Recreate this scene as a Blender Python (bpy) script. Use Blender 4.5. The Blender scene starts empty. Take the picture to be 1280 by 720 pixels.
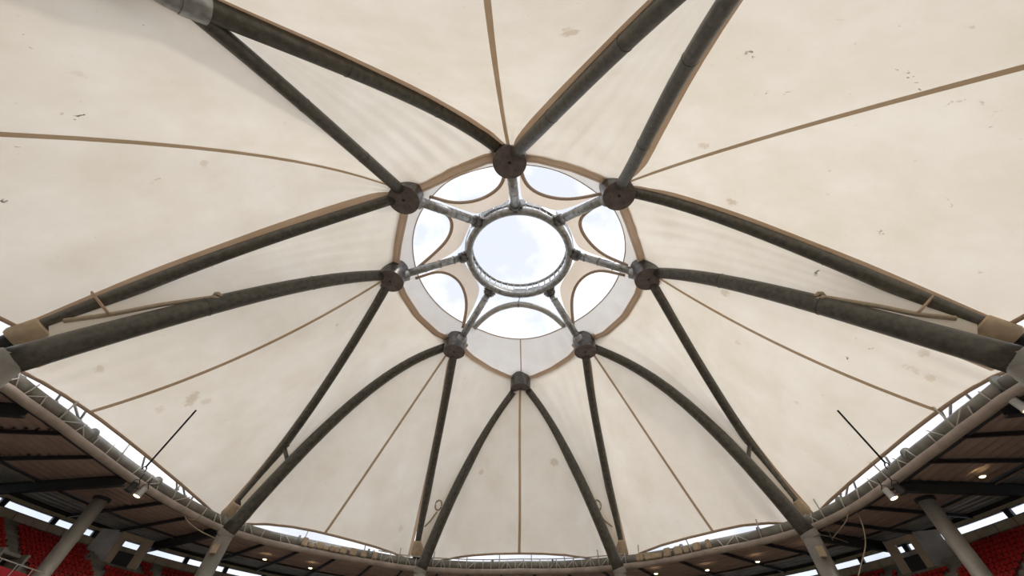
import bpy, bmesh, math, random
from mathutils import Vector, Matrix, Euler
random.seed(7)
PI = math.pi
C = bpy.context.scene.collection

# ---------------------------------------------------------------- camera, sky, sun, exposure
cam = bpy.data.cameras.new('camera'); camo = bpy.data.objects.new('camera', cam); C.objects.link(camo)
pit, yaw, rol = math.radians(50.75), math.radians(-3.78), math.radians(2.32)
fw = Vector((math.sin(yaw)*math.cos(pit), math.cos(yaw)*math.cos(pit), math.sin(pit)))
r0 = Vector((math.cos(yaw), -math.sin(yaw), 0)); u0 = r0.cross(fw)
rx = math.cos(rol)*r0 + math.sin(rol)*u0; ux = -math.sin(rol)*r0 + math.cos(rol)*u0
camo.matrix_world = Matrix(((rx.x, ux.x, -fw.x, 1.4), (rx.y, ux.y, -fw.y, -28.65), (rx.z, ux.z, -fw.z, 0), (0, 0, 0, 1)))
cam.sensor_width = 36; cam.lens = 36*489.5/1280; cam.clip_end = 2000; cam.clip_start = .1
bpy.context.scene.camera = camo

world = bpy.data.worlds.new('sky'); bpy.context.scene.world = world; world.use_nodes = True
nt = world.node_tree; nt.nodes.clear()
def N(t, k, **kw):
    n = t.nodes.new(k)
    for a, b in kw.items():
        if a in n.inputs: n.inputs[a].default_value = b
        else: setattr(n, a, b)
    return n
tc = N(nt, 'ShaderNodeTexCoord'); no = N(nt, 'ShaderNodeTexNoise'); no.inputs['Scale'].default_value = 5.5; no.inputs['Detail'].default_value = 6
cr = N(nt, 'ShaderNodeValToRGB'); bg = N(nt, 'ShaderNodeBackground'); wo = N(nt, 'ShaderNodeOutputWorld')
cr.color_ramp.elements[0].position = .40; cr.color_ramp.elements[0].color = (.64, .675, .745, 1)
cr.color_ramp.elements[1].position = .60; cr.color_ramp.elements[1].color = (.98, .98, 1.0, 1)
nt.links.new(tc.outputs['Generated'], no.inputs['Vector']); nt.links.new(no.outputs[0], cr.inputs[0])
nt.links.new(cr.outputs[0], bg.inputs[0]); nt.links.new(bg.outputs[0], wo.inputs[0]); bg.inputs[1].default_value = 1.3

sl = bpy.data.lights.new('sun', 'SUN'); sl.energy = 1.2; sl.angle = math.radians(6); sl.color = (1, .95, .88)
so = bpy.data.objects.new('sun', sl); C.objects.link(so); so.rotation_euler = Vector((.55, -.5, 1.0)).to_track_quat('Z', 'Y').to_euler()
vs = bpy.context.scene.view_settings
vs.view_transform = 'Standard'; vs.look = 'None'; vs.gamma = 1; vs.use_curve_mapping = False; vs.exposure = 0.06

# ---------------------------------------------------------------- traced world coordinates (metres)
D = {"thick_4A":[[-0.99,19.62,34.84],[-1.86,20.06,33.71],[-2.73,20.5,32.53],[-3.6,20.94,31.27],[-4.47,21.38,29.93],[-5.34,21.82,28.48],[-6.21,22.26,26.91],[-7.08,22.69,25.2],[-7.95,23.13,23.34],[-8.82,23.57,21.31],[-9.7,24.01,19.09],[-10.57,24.45,16.67],[-11.44,24.89,14.04]],"thick_4a":[[1.2,19.52,35.11],[2.03,19.85,34.05],[2.86,20.18,32.87],[3.7,20.51,31.58],[4.53,20.84,30.16],[5.36,21.17,28.61],[6.2,21.5,26.94],[7.03,21.84,25.13],[7.87,22.17,23.19],[8.7,22.5,21.12],[9.53,22.83,18.9],[10.37,23.16,16.53],[11.2,23.49,14.03]],"thick_3B":[[-9.83,11.03,36.14],[-11.43,11.29,35.68],[-13.03,11.55,35.0],[-14.64,11.81,34.09],[-16.24,12.06,32.94],[-17.85,12.32,31.54],[-19.45,12.58,29.89],[-21.06,12.84,27.97],[-22.66,13.1,25.77],[-24.26,13.35,23.28],[-25.87,13.61,20.5],[-27.47,13.87,17.42],[-29.08,14.13,14.02]],"thick_3b":[[10.07,11.0,35.72],[11.44,11.07,35.01],[12.81,11.14,34.2],[14.19,11.21,33.25],[15.56,11.28,32.14],[16.93,11.34,30.84],[18.3,11.41,29.31],[19.67,11.48,27.54],[21.04,11.55,25.48],[22.41,11.62,23.12],[23.78,11.69,20.43],[25.16,11.76,17.37],[26.53,11.83,13.91]],"thick_2C":[[-15.44,-1.99,35.26],[-16.53,-2.84,34.05],[-17.62,-3.69,32.72],[-18.71,-4.54,31.25],[-19.79,-5.39,29.67],[-20.88,-6.24,27.99],[-21.97,-7.09,26.21],[-23.06,-7.93,24.34],[-24.14,-8.78,22.39],[-25.23,-9.63,20.37],[-26.32,-10.48,18.29],[-27.41,-11.33,16.16],[-28.5,-12.18,13.98]],"thick_2c":[[15.8,-1.92,35.17],[16.73,-2.76,33.94],[17.66,-3.59,32.56],[18.59,-4.43,31.05],[19.52,-5.26,29.43],[20.46,-6.1,27.7],[21.39,-6.93,25.89],[22.32,-7.77,24.0],[23.25,-8.6,22.06],[24.18,-9.44,20.08],[25.11,-10.27,18.06],[26.04,-11.11,16.03],[26.97,-11.94,14.0]],"thick_0D":[[-1.08,-15.72,36.22],[-2.22,-16.77,35.92],[-3.36,-17.81,35.37],[-4.49,-18.86,34.6],[-5.63,-19.91,33.64],[-6.77,-20.96,32.52],[-7.91,-22.01,31.25],[-9.05,-23.06,29.86],[-10.19,-24.11,28.38],[-11.33,-25.16,26.83],[-12.47,-26.21,25.24],[-13.61,-27.26,23.63],[-14.75,-28.31,22.02]],"thick_0d":[[0.43,-15.93,34.79],[1.18,-17.16,33.24],[1.92,-18.39,31.75],[2.67,-19.62,30.29],[3.41,-20.85,28.85],[4.16,-22.08,27.39],[4.91,-23.31,25.91],[5.65,-24.54,24.36],[6.4,-25.77,22.74],[7.15,-27.0,21.02],[7.89,-28.23,19.17],[8.64,-29.46,17.16],[9.38,-30.69,14.99]],"thin_3A":[[-8.87,11.89,35.41],[-9.28,13.57,34.11],[-9.71,15.27,32.76],[-10.15,16.96,31.36],[-10.6,18.63,29.91],[-11.05,20.24,28.41],[-11.47,21.78,26.86],[-11.86,23.21,25.26],[-12.21,24.52,23.61],[-12.51,25.69,21.9],[-12.74,26.68,20.15],[-12.89,27.48,18.35],[-12.95,28.07,16.5]],"thin_3a":[[8.99,11.99,35.38],[9.23,13.6,34.08],[9.51,15.21,32.73],[9.83,16.8,31.33],[10.17,18.35,29.88],[10.52,19.83,28.39],[10.87,21.23,26.84],[11.21,22.53,25.24],[11.53,23.7,23.59],[11.82,24.73,21.89],[12.07,25.59,20.15],[12.27,26.26,18.35],[12.4,26.74,16.5]],"thin_2B":[[-15.2,-0.32,35.54],[-16.6,1.53,34.24],[-18.05,3.4,32.88],[-19.55,5.25,31.47],[-21.08,7.07,30.01],[-22.61,8.81,28.5],[-24.13,10.46,26.94],[-25.62,11.99,25.33],[-27.05,13.36,23.66],[-28.41,14.55,21.95],[-29.69,15.54,20.18],[-30.85,16.29,18.37],[-31.89,16.77,16.5]],"thin_2b":[[15.52,-0.27,35.47],[16.64,1.26,34.17],[17.8,2.88,32.82],[19.0,4.53,31.41],[20.21,6.18,29.96],[21.44,7.79,28.45],[22.65,9.33,26.9],[23.84,10.74,25.29],[24.99,12.01,23.63],[26.09,13.07,21.93],[27.12,13.91,20.17],[28.06,14.47,18.36],[28.91,14.72,16.5]],"thin_1C":[[-11.97,-11.37,35.36],[-13.61,-11.37,34.06],[-15.25,-11.37,32.77],[-16.9,-11.36,31.48],[-18.54,-11.36,30.17],[-20.18,-11.36,28.82],[-21.82,-11.36,27.4],[-23.47,-11.35,25.9],[-25.11,-11.35,24.3],[-26.75,-11.35,22.58],[-28.4,-11.34,20.72],[-30.04,-11.34,18.69],[-31.68,-11.34,16.49]],"thin_1c":[[11.42,-11.35,35.87],[12.94,-11.32,35.08],[14.46,-11.29,34.07],[15.99,-11.25,32.88],[17.51,-11.22,31.5],[19.03,-11.19,29.98],[20.56,-11.15,28.31],[22.08,-11.12,26.53],[23.6,-11.09,24.65],[25.13,-11.05,22.69],[26.65,-11.02,20.67],[28.17,-10.99,18.6],[29.69,-10.95,16.51]],"thin_1D":[[-11.04,-12.54,35.23],[-11.34,-13.81,34.19],[-11.64,-15.09,33.16],[-11.94,-16.36,32.13],[-12.24,-17.63,31.1],[-12.54,-18.9,30.07],[-12.84,-20.17,29.03],[-13.14,-21.44,27.98],[-13.44,-22.71,26.92],[-13.74,-23.98,25.84],[-14.03,-25.26,24.74],[-14.33,-26.53,23.63],[-14.63,-27.8,22.49]],"thin_1d":[[10.2,-12.58,34.84],[10.18,-14.1,33.32],[10.15,-15.62,31.9],[10.13,-17.14,30.55],[10.1,-18.66,29.25],[10.08,-20.18,27.94],[10.06,-21.7,26.61],[10.03,-23.22,25.21],[10.01,-24.74,23.7],[9.99,-26.26,22.07],[9.96,-27.78,20.26],[9.94,-29.3,18.24],[9.92,-30.82,15.99]],"seam_4":[[0.05,19.15,35.63],[0.02,19.25,33.67],[0.01,19.36,31.76],[0.02,19.51,29.91],[0.03,19.72,28.13],[0.05,20.01,26.4],[0.07,20.4,24.73],[0.09,20.92,23.13],[0.11,21.59,21.58],[0.12,22.44,20.1],[0.11,23.48,18.67],[0.09,24.74,17.3],[0.05,26.25,16.0]],"seam_3L":[[-9.46,11.41,35.84],[-10.45,12.11,34.32],[-11.44,12.8,32.77],[-12.43,13.5,31.21],[-13.41,14.19,29.61],[-14.4,14.88,28.0],[-15.39,15.58,26.36],[-16.38,16.27,24.69],[-17.37,16.96,23.01],[-18.36,17.66,21.29],[-19.35,18.35,19.56],[-20.34,19.05,17.8],[-21.33,19.74,16.01]],"seam_3R":[[9.73,11.46,35.73],[10.56,11.97,34.27],[11.4,12.48,32.79],[12.23,12.99,31.26],[13.07,13.51,29.7],[13.91,14.02,28.11],[14.74,14.53,26.48],[15.58,15.04,24.81],[16.41,15.55,23.12],[17.25,16.06,21.38],[18.08,16.57,19.61],[18.92,17.09,17.81],[19.76,17.6,15.97]],"seam_2L":[[-15.49,-1.38,34.89],[-16.81,-1.54,32.76],[-18.14,-1.71,30.74],[-19.46,-1.87,28.81],[-20.79,-2.03,26.99],[-22.11,-2.2,25.27],[-23.44,-2.36,23.65],[-24.76,-2.52,22.14],[-26.09,-2.69,20.72],[-27.41,-2.85,19.41],[-28.73,-3.01,18.2],[-30.06,-3.18,17.09],[-31.38,-3.34,16.08]],"seam_2R":[[15.89,-1.29,35.26],[17.0,-1.48,33.29],[18.1,-1.67,31.37],[19.21,-1.86,29.53],[20.32,-2.05,27.76],[21.42,-2.24,26.05],[22.53,-2.44,24.41],[23.64,-2.63,22.84],[24.74,-2.82,21.34],[25.85,-3.01,19.91],[26.96,-3.2,18.54],[28.06,-3.39,17.24],[29.17,-3.58,16.01]],"seam_1L":[[-11.5,-12.05,36.39],[-12.64,-13.09,35.51],[-13.78,-14.13,34.49],[-14.92,-15.17,33.31],[-16.06,-16.21,31.99],[-17.19,-17.25,30.52],[-18.33,-18.29,28.9],[-19.47,-19.33,27.14],[-20.61,-20.37,25.22],[-21.74,-21.41,23.16],[-22.88,-22.45,20.95],[-24.02,-23.49,18.59],[-25.16,-24.53,16.08]],"seam_1R":[[10.84,-12.16,36.2],[11.78,-13.33,34.77],[12.71,-14.5,33.28],[13.64,-15.67,31.76],[14.58,-16.83,30.19],[15.51,-18.0,28.57],[16.44,-19.17,26.92],[17.38,-20.34,25.21],[18.31,-21.51,23.47],[19.24,-22.67,21.68],[20.18,-23.84,19.84],[21.11,-25.01,17.96],[22.05,-26.18,16.04]],"seam_0":[[-0.22,-15.31,36.53],[-0.27,-16.17,35.71],[-0.32,-17.15,34.73],[-0.36,-18.23,33.59],[-0.39,-19.38,32.29],[-0.42,-20.61,30.82],[-0.43,-21.88,29.19],[-0.43,-23.19,27.4],[-0.42,-24.51,25.45],[-0.39,-25.84,23.33],[-0.34,-27.15,21.05],[-0.27,-28.42,18.61],[-0.19,-29.65,16.0]],"hub":{"0":[-0.19,-14.9,35.0],"1L":[-10.77,-11.38,35.0],"1R":[10.22,-11.38,35.0],"2L":[-14.5,-1.26,35.0],"2R":[14.91,-1.12,35.0],"3L":[-8.64,10.84,35.0],"3R":[8.87,10.94,35.0],"4":[0.08,19.08,35.0]},"rim":[[-33.05,-8.61,15.0],[-32.8,-3.33,15.0],[-33.16,0.56,15.0],[-33.3,4.41,15.0],[-32.58,10.87,15.0],[-31.29,16.07,15.0],[-28.71,18.94,15.0],[-22.77,22.42,15.0],[-17.93,25.17,15.0],[-13.18,27.84,15.0],[-10.79,28.31,15.0],[0.03,27.64,15.0],[10.93,26.97,15.0],[15.41,23.59,15.0],[19.8,20.27,15.0],[25.68,16.09,15.0],[28.39,13.51,15.0],[29.5,8.44,15.0],[29.83,5.34,15.0],[29.9,0.23,15.0],[30.09,-3.74,15.0],[30.34,-8.2,15.0]],"scal":{"4":[[-12.34,31.43,16.6],[-10.34,30.07,16.6],[-8.4,28.75,16.6],[-5.85,27.59,16.6],[-3.12,27.02,16.6],[0.04,26.72,16.6],[3.16,26.7,16.6],[5.79,26.99,16.6],[8.19,27.87,16.6],[9.97,28.95,16.6],[11.69,30.06,16.6]],"3L":[[-31.11,18.82,16.6],[-27.99,18.47,16.6],[-25.57,19.3,16.6],[-22.88,20.85,16.6],[-22.08,21.55,16.6],[-19.71,23.47,16.6],[-17.33,25.49,16.6],[-15.78,27.38,16.6],[-14.28,29.98,16.6]],"3R":[[28.66,16.62,16.6],[25.82,16.1,16.6],[23.16,17.03,16.6],[21.59,18.61,16.6],[20.47,19.44,16.6],[19.13,20.54,16.6],[16.18,23.13,16.6],[14.04,26.15,16.6],[13.4,28.76,16.6]],"2L":[[-34.02,-8.1,16.6],[-33.43,-7.12,16.6],[-33.14,-5.61,16.6],[-32.7,-3.58,16.6],[-32.55,-2.39,16.6],[-32.48,0.07,16.6],[-32.45,4.32,16.6],[-32.52,8.84,16.6],[-32.71,13.57,16.6],[-33.03,17.32,16.6]],"2R":[[31.41,-7.92,16.6],[30.87,-7.04,16.6],[30.41,-6.02,16.6],[30.1,-4.11,16.6],[30.09,-2.84,16.6],[29.65,-0.95,16.6],[29.76,2.97,16.6],[29.42,7.63,16.6],[29.37,11.24,16.6],[29.68,14.76,16.6]]},"strap":[[-0.23,-15.36,36.9],[-2.15,-15.02,36.9],[-5.56,-13.6,36.9],[-9.04,-11.84,36.9],[-11.69,-9.38,36.9],[-13.84,-4.05,36.9],[-14.92,-0.62,36.9],[-14.46,1.76,36.9],[-13.27,5.97,36.9],[-11.23,9.73,36.9],[-9.16,12.32,36.9],[-7.31,14.01,36.9],[-4.39,16.5,36.9],[-1.55,18.92,36.9],[-0.01,19.89,36.9],[1.8,18.93,36.9],[4.72,16.71,36.9],[7.79,14.09,36.9],[9.22,12.43,36.9],[11.78,9.91,36.9],[13.79,6.26,36.9],[15.13,2.28,36.9],[15.54,-0.16,36.9],[13.94,-3.57,36.9],[12.16,-7.66,36.9],[11.11,-9.81,36.9],[9.34,-12.35,36.9],[6.13,-13.64,36.9],[1.88,-15.0,36.9]],"lens":[[-3.38,-13.02,38.4],[-6.83,-11.81,38.4],[-8.78,-10.14,38.4],[-10.57,-7.98,38.4],[-11.83,-5.22,38.4],[-12.32,-2.21,38.4],[-12.26,0.57,38.4],[-11.46,3.58,38.4],[-9.81,6.54,38.4],[-7.48,8.8,38.4],[-5.38,10.06,38.4],[-2.67,11.52,38.4],[0.14,12.03,38.4],[2.96,11.56,38.4],[5.7,10.0,38.4],[7.99,8.35,38.4],[10.21,5.91,38.4],[11.83,3.09,38.4],[12.61,0.09,38.4],[12.71,-3.14,38.4],[11.93,-6.02,38.4],[10.36,-8.7,38.4],[8.15,-10.49,38.4],[5.99,-11.94,38.4],[3.92,-12.84,38.4],[1.5,-13.32,38.4],[-0.92,-13.38,38.4]],"arch":{"0_1L":[[-0.78,-12.87,38.4],[-1.27,-10.63,39.55],[-2.98,-9.07,40.13],[-4.84,-8.43,40.13],[-6.99,-8.67,39.55],[-8.31,-9.85,38.4]],"1L_2L":[[-8.52,-8.52,38.4],[-7.45,-7.29,39.55],[-7.28,-5.71,40.13],[-8.02,-3.75,40.13],[-9.81,-2.2,39.55],[-11.89,-0.9,38.4]],"2L_3L":[[-11.76,0.58,38.4],[-9.73,0.47,39.55],[-7.78,2.22,40.13],[-7.0,4.67,40.13],[-6.98,7.04,39.55],[-7.44,8.5,38.4]],"3R_2R":[[7.35,8.34,38.4],[7.12,6.48,39.55],[7.26,4.45,40.13],[8.35,2.2,40.13],[10.14,0.66,39.55],[12.29,0.57,38.4]],"2R_1R":[[12.44,-1.1,38.4],[10.3,-1.5,39.55],[8.61,-2.99,40.13],[7.42,-4.88,40.13],[7.23,-6.58,39.55],[8.2,-8.17,38.4]],"1R_0":[[8.38,-9.85,38.4],[6.54,-8.86,39.55],[4.58,-8.62,40.13],[2.18,-9.44,40.13],[1.06,-10.94,39.55],[0.76,-12.83,38.4]]},"bow":[[-6.24,9.74,38.4],[-4.91,8.77,39.46],[-2.87,7.57,40.09],[0.01,6.91,40.3],[3.08,7.64,40.09],[5.06,8.72,39.46],[6.33,9.54,38.4]],"spoke":{"0":[[-0.01,-12.78,36.6],[0.04,-6.39,41.3]],"1L":[[-9.57,-10.86,36.6],[-4.24,-4.97,41.3]],"1R":[[8.84,-10.8,36.6],[4.6,-4.8,41.3]],"2L":[[-13.31,-1.89,36.6],[-7.12,-0.23,41.3]],"2R":[[13.72,-1.8,36.6],[7.37,-0.36,41.3]],"3L":[[-8.33,10.53,36.6],[-4.54,6.41,41.3]],"3R":[[8.61,10.65,36.6],[4.87,6.53,41.3]]},"rods":[[[-32.27,4.08,15.9],[-27.98,0.53,19.19],"left"],[[29.21,2.38,15.9],[26.44,0.11,19.06],"right"]],"spots":[[[-32.16,4.11,14.2],0,"dark unlit spotlight hanging from the left rim tube",1.0],[[-31.98,5.01,14.2],1,"lit pale spotlight hanging from the left rim tube",1.0],[[29.41,2.95,14.2],0,"dark unlit spotlight hanging from the right rim tube",1.0],[[29.11,3.78,14.2],1,"lit pale spotlight hanging from the right rim tube",1.0],[[30.4,-7.62,14.4],1,"lit spotlight at the right photo edge under the rim",1.0]],"downs":[[[-30.32,24.83,14.95],"small lit downlight in the left stand roof, inner one"],[[-25.76,27.61,14.9],"small lit downlight in the far left stand roof, nearest the bottom bay"],[[26.15,22.55,14.95],"small lit downlight in the right stand roof beside far rafters"],[[21.54,25.51,14.9],"small lit downlight in the far right stand roof, lower"],[[29.84,18.2,14.6],"small lit downlight beside the lower right arch column"],[[35.93,2.66,15.0],"lit round downlight in the brown deck at far right"],[[15.98,26.8,14.8],"lit downlight just right of the bottom bay foot"]],"cables":[[[[-32.48,11.36,14.9],[-31.94,11.85,14.3],[-31.08,13.08,13.9],[-29.84,14.02,13.6]],"thin beige cable drooping under the left rim tube"],[[[-32.79,11.75,14.9],[-31.84,12.0,14.5],[-31.21,12.05,14.6],[-30.53,11.37,15.0]],"short loop of beige cable under the left rim tube"],[[[-32.45,15.17,14.6],[-32.02,14.39,15.0],[-31.58,14.03,15.4]],"upright bit of beige cable at the left rim corner"],[[[28.88,8.53,14.9],[28.96,9.59,14.4],[28.99,11.18,14.2],[28.87,12.5,14.0]],"beige cable curving under the right rim tube"],[[[28.94,12.7,15.2],[29.34,13.29,14.8],[28.94,12.79,13.9]],"straight beige cable hanging at the right rim corner"],[[[28.02,12.95,14.4],[29.3,13.19,14.3],[31.38,14.52,14.3]],"beige cable running below the right rim corner"],[[[29.75,8.92,14.8],[29.38,8.8,13.5],[29.0,9.08,12.4],[27.82,8.89,11.2],[26.52,8.44,10.0]],"long thin cable hanging down before the right stand"]],"struts":[[[-35.61,-6.36,16.9],[-35.04,-7.06,17.0],"short pale strut above the left ring beam, nearest the photo edge"],[[-35.05,-4.08,16.9],[-34.07,-4.86,17.0],"short pale strut above the left ring beam, second from the photo edge"],[[-35.14,-1.44,16.9],[-33.95,-3.62,17.0],"short pale strut above the left ring beam, left leg of a V"],[[-35.14,-1.44,16.9],[-33.62,-2.76,17.0],"short pale strut above the left ring beam, right leg of a V"],[[-35.67,7.26,16.9],[-33.57,4.54,17.0],"short pale strut above the left ring beam, beside the stay rod"],[[-34.31,10.95,16.9],[-33.46,9.41,17.0],"short pale strut above the left ring beam, before the corner, outer"],[[-34.33,12.42,16.9],[-33.42,10.45,17.0],"short pale strut above the left ring beam, before the corner, middle"],[[-35.45,14.8,16.9],[-33.58,12.64,17.0],"short pale strut above the left ring beam, before the corner, inner"],[[32.44,-6.31,16.9],[32.36,-7.1,17.0],"short pale strut above the right ring beam, nearest the photo edge"],[[32.22,-4.25,16.9],[31.25,-5.03,17.0],"short pale strut above the right ring beam, second from the photo edge"],[[32.34,-1.66,16.9],[31.04,-3.81,17.0],"short pale strut above the right ring beam, right leg of a V"],[[32.12,-1.66,16.9],[30.88,-3.03,17.0],"short pale strut above the right ring beam, left leg of a V"],[[31.91,5.0,16.9],[30.69,3.6,17.0],"short pale strut above the right ring beam, beside the stay rod"],[[31.32,9.53,16.9],[30.35,8.03,17.0],"short pale strut above the right ring beam, before the corner, outer"],[[31.07,11.05,16.9],[30.17,8.66,17.0],"short pale strut above the right ring beam, before the corner, middle"],[[30.24,10.39,16.9],[32.26,13.23,17.0],"short pale strut above the right ring beam, before the corner, inner"]],"edge_1L":[[[-15.05,-29.23,19.0],[-16.72,-30.07,16.2],[-22.73,-27.23,16.0]],[[-28.8,-21.31,16.0],[-34.36,-15.33,16.2]]],"edge_1R":[[[31.52,-14.48,16.2],[26.98,-21.16,16.0]],[[19.31,-28.41,16.0],[14.66,-30.1,16.0]]],"edge_0":[[[5.85,-30.27,16.0]],[[-3.38,-29.82,17.0],[-8.83,-29.5,20.0]]],"ties":[[[[-23.75,-9.01,23.37],[-25.66,-10.42,20.84],[-27.22,-11.19,19.0],[-29.38,-11.6,17.97]],[[-28.97,-12.18,20.16],[-27.28,-11.22,18.89]],"left"],[[[23.09,-9.04,22.64],[24.77,-10.4,20.03],[25.72,-10.95,18.66],[27.3,-11.29,17.92]],[[27.37,-11.39,19.83],[25.83,-10.98,18.7]],"right"]],"loops":[[[[-10.46,24.22,20.19],[-11.26,24.93,19.42],[-12.08,25.92,19.12]],[-10.39,24.11,21.01],"left"],[[[9.81,22.7,19.41],[10.37,23.17,18.98],[11.23,24.18,18.82]],[9.61,22.67,20.66],"right"]]}
STAINS = [[3.46,-26.15,22.65,0.45,0.55,0],[12.6,-24.98,22.95,0.14,0.8,1],[12.92,-24.79,23.0,0.12,0.8,1],[-18.16,-27.9,17.89,0.06,0.8,1],[-18.93,-27.27,18.13,0.06,0.8,1],[-19.2,-26.88,18.42,0.08,0.6,1],[-15.74,-27.21,20.74,0.07,0.7,1],[-21.51,-23.61,20.58,0.12,0.9,1],[-21.9,-23.46,20.45,0.09,0.6,1],[-21.91,-23.81,20.0,0.14,0.5,0],[-19.39,-25.55,19.86,0.26,0.25,0],[-19.53,-24.36,21.15,0.09,0.5,1],[-24.37,-22.61,19.19,0.09,0.6,1],[-27.43,-19.72,18.92,0.13,0.9,1],[-20.93,-18.97,25.89,0.32,0.35,0],[-23.08,-18.68,24.01,0.15,0.5,0],[-28.21,-0.41,19.78,0.48,0.5,0],[-28.58,0.05,19.52,0.41,0.4,0],[-27.81,-0.81,20.07,0.32,0.4,0],[-27.83,0.74,20.24,0.42,0.35,0],[-29.89,-0.75,18.42,0.39,0.3,0],[-30.69,-6.53,18.01,0.34,0.4,0],[14.21,-18.22,28.94,0.4,0.45,0],[18.45,-12.97,30.33,0.46,0.55,0],[20.51,-18.09,24.39,0.17,0.4,0],[22.31,-19.8,21.23,0.12,0.4,0],[24.43,-18.05,20.58,0.11,0.5,0],[24.65,-17.85,20.49,0.11,0.5,0],[24.84,-17.71,20.39,0.1,0.5,0],[24.77,-14.33,23.02,0.15,0.6,1],[23.44,-9.85,24.51,0.18,0.8,1],[28.2,-7.52,18.49,0.31,0.4,0],[27.93,-6.01,18.42,0.26,0.3,0],[28.27,-5.96,18.12,0.26,0.3,0],[28.88,-5.9,17.61,0.32,0.35,0],[26.29,-6.31,20.03,0.1,0.8,1],[25.78,-4.55,20.56,0.11,0.8,1],[25.55,2.62,21.55,0.25,0.35,0],[19.9,-4.29,28.82,0.43,0.45,0],[21.51,0.01,26.49,0.35,0.3,0],[4.53,21.06,25.14,0.6,0.5,0],[-4.94,21.99,24.25,0.42,0.45,0],[-15.17,26.15,18.89,0.47,0.3,0],[-19.38,0.7,29.98,0.18,0.6,1],[18.25,-24.52,20.4,0.06,0.6,1],[18.51,-24.43,20.29,0.07,0.6,1],[18.9,-24.21,20.23,0.07,0.6,1],[19.21,-23.96,20.26,0.07,0.6,1],[19.59,-23.68,20.26,0.08,0.8,1],[20.76,-23.04,19.94,0.11,0.3,1],[20.82,-23.23,19.72,0.13,0.3,1],[21.01,-23.37,19.43,0.12,0.3,1],[21.41,-23.34,19.07,0.12,0.3,1],[21.98,-23.03,18.79,0.1,0.3,1],[22.52,-22.3,18.93,0.1,0.4,1],[15.67,-22.92,23.7,0.08,0.5,1],[18.46,-26.28,18.43,0.11,0.35,0],[14.77,-22.84,24.18,0.13,0.4,1],[14.44,-22.65,24.53,0.08,0.5,1],[-4.16,-26.62,23.02,0.07,0.4,1],[17.43,-26.62,18.67,0.07,0.3,1],[16.49,-26.29,19.52,0.08,0.25,1]]

# ---------------------------------------------------------------- materials
def mat(name, col, rough=.6, metal=0, var=0, vs_=3.0, bump=0, bs=20, col2=None, emit=None, es=0):
    m = bpy.data.materials.new(name); m.use_nodes = True; t = m.node_tree; b = t.nodes['Principled BSDF']
    b.inputs['Base Color'].default_value = (*col, 1); b.inputs['Roughness'].default_value = rough; b.inputs['Metallic'].default_value = metal
    if emit: b.inputs['Emission Color'].default_value = (*emit, 1); b.inputs['Emission Strength'].default_value = es
    g = N(t, 'ShaderNodeTexCoord')
    if var:
        n = N(t, 'ShaderNodeTexNoise'); n.inputs['Scale'].default_value = vs_; n.inputs['Detail'].default_value = 5
        r = N(t, 'ShaderNodeValToRGB'); c2 = col2 or tuple(c*(1-var) for c in col)
        r.color_ramp.elements[0].position = .35; r.color_ramp.elements[0].color = (*c2, 1)
        r.color_ramp.elements[1].position = .65; r.color_ramp.elements[1].color = (*[min(1, c*(1+var*.5)) for c in col], 1)
        t.links.new(g.outputs['Object'], n.inputs['Vector']); t.links.new(n.outputs[0], r.inputs[0]); t.links.new(r.outputs[0], b.inputs['Base Color'])
    if bump:
        n2 = N(t, 'ShaderNodeTexNoise'); n2.inputs['Scale'].default_value = bs; bu = N(t, 'ShaderNodeBump'); bu.inputs['Strength'].default_value = bump; bu.inputs['Distance'].default_value = .05
        t.links.new(g.outputs['Object'], n2.inputs['Vector']); t.links.new(n2.outputs[0], bu.inputs['Height']); t.links.new(bu.outputs[0], b.inputs['Normal'])
    return m
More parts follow.
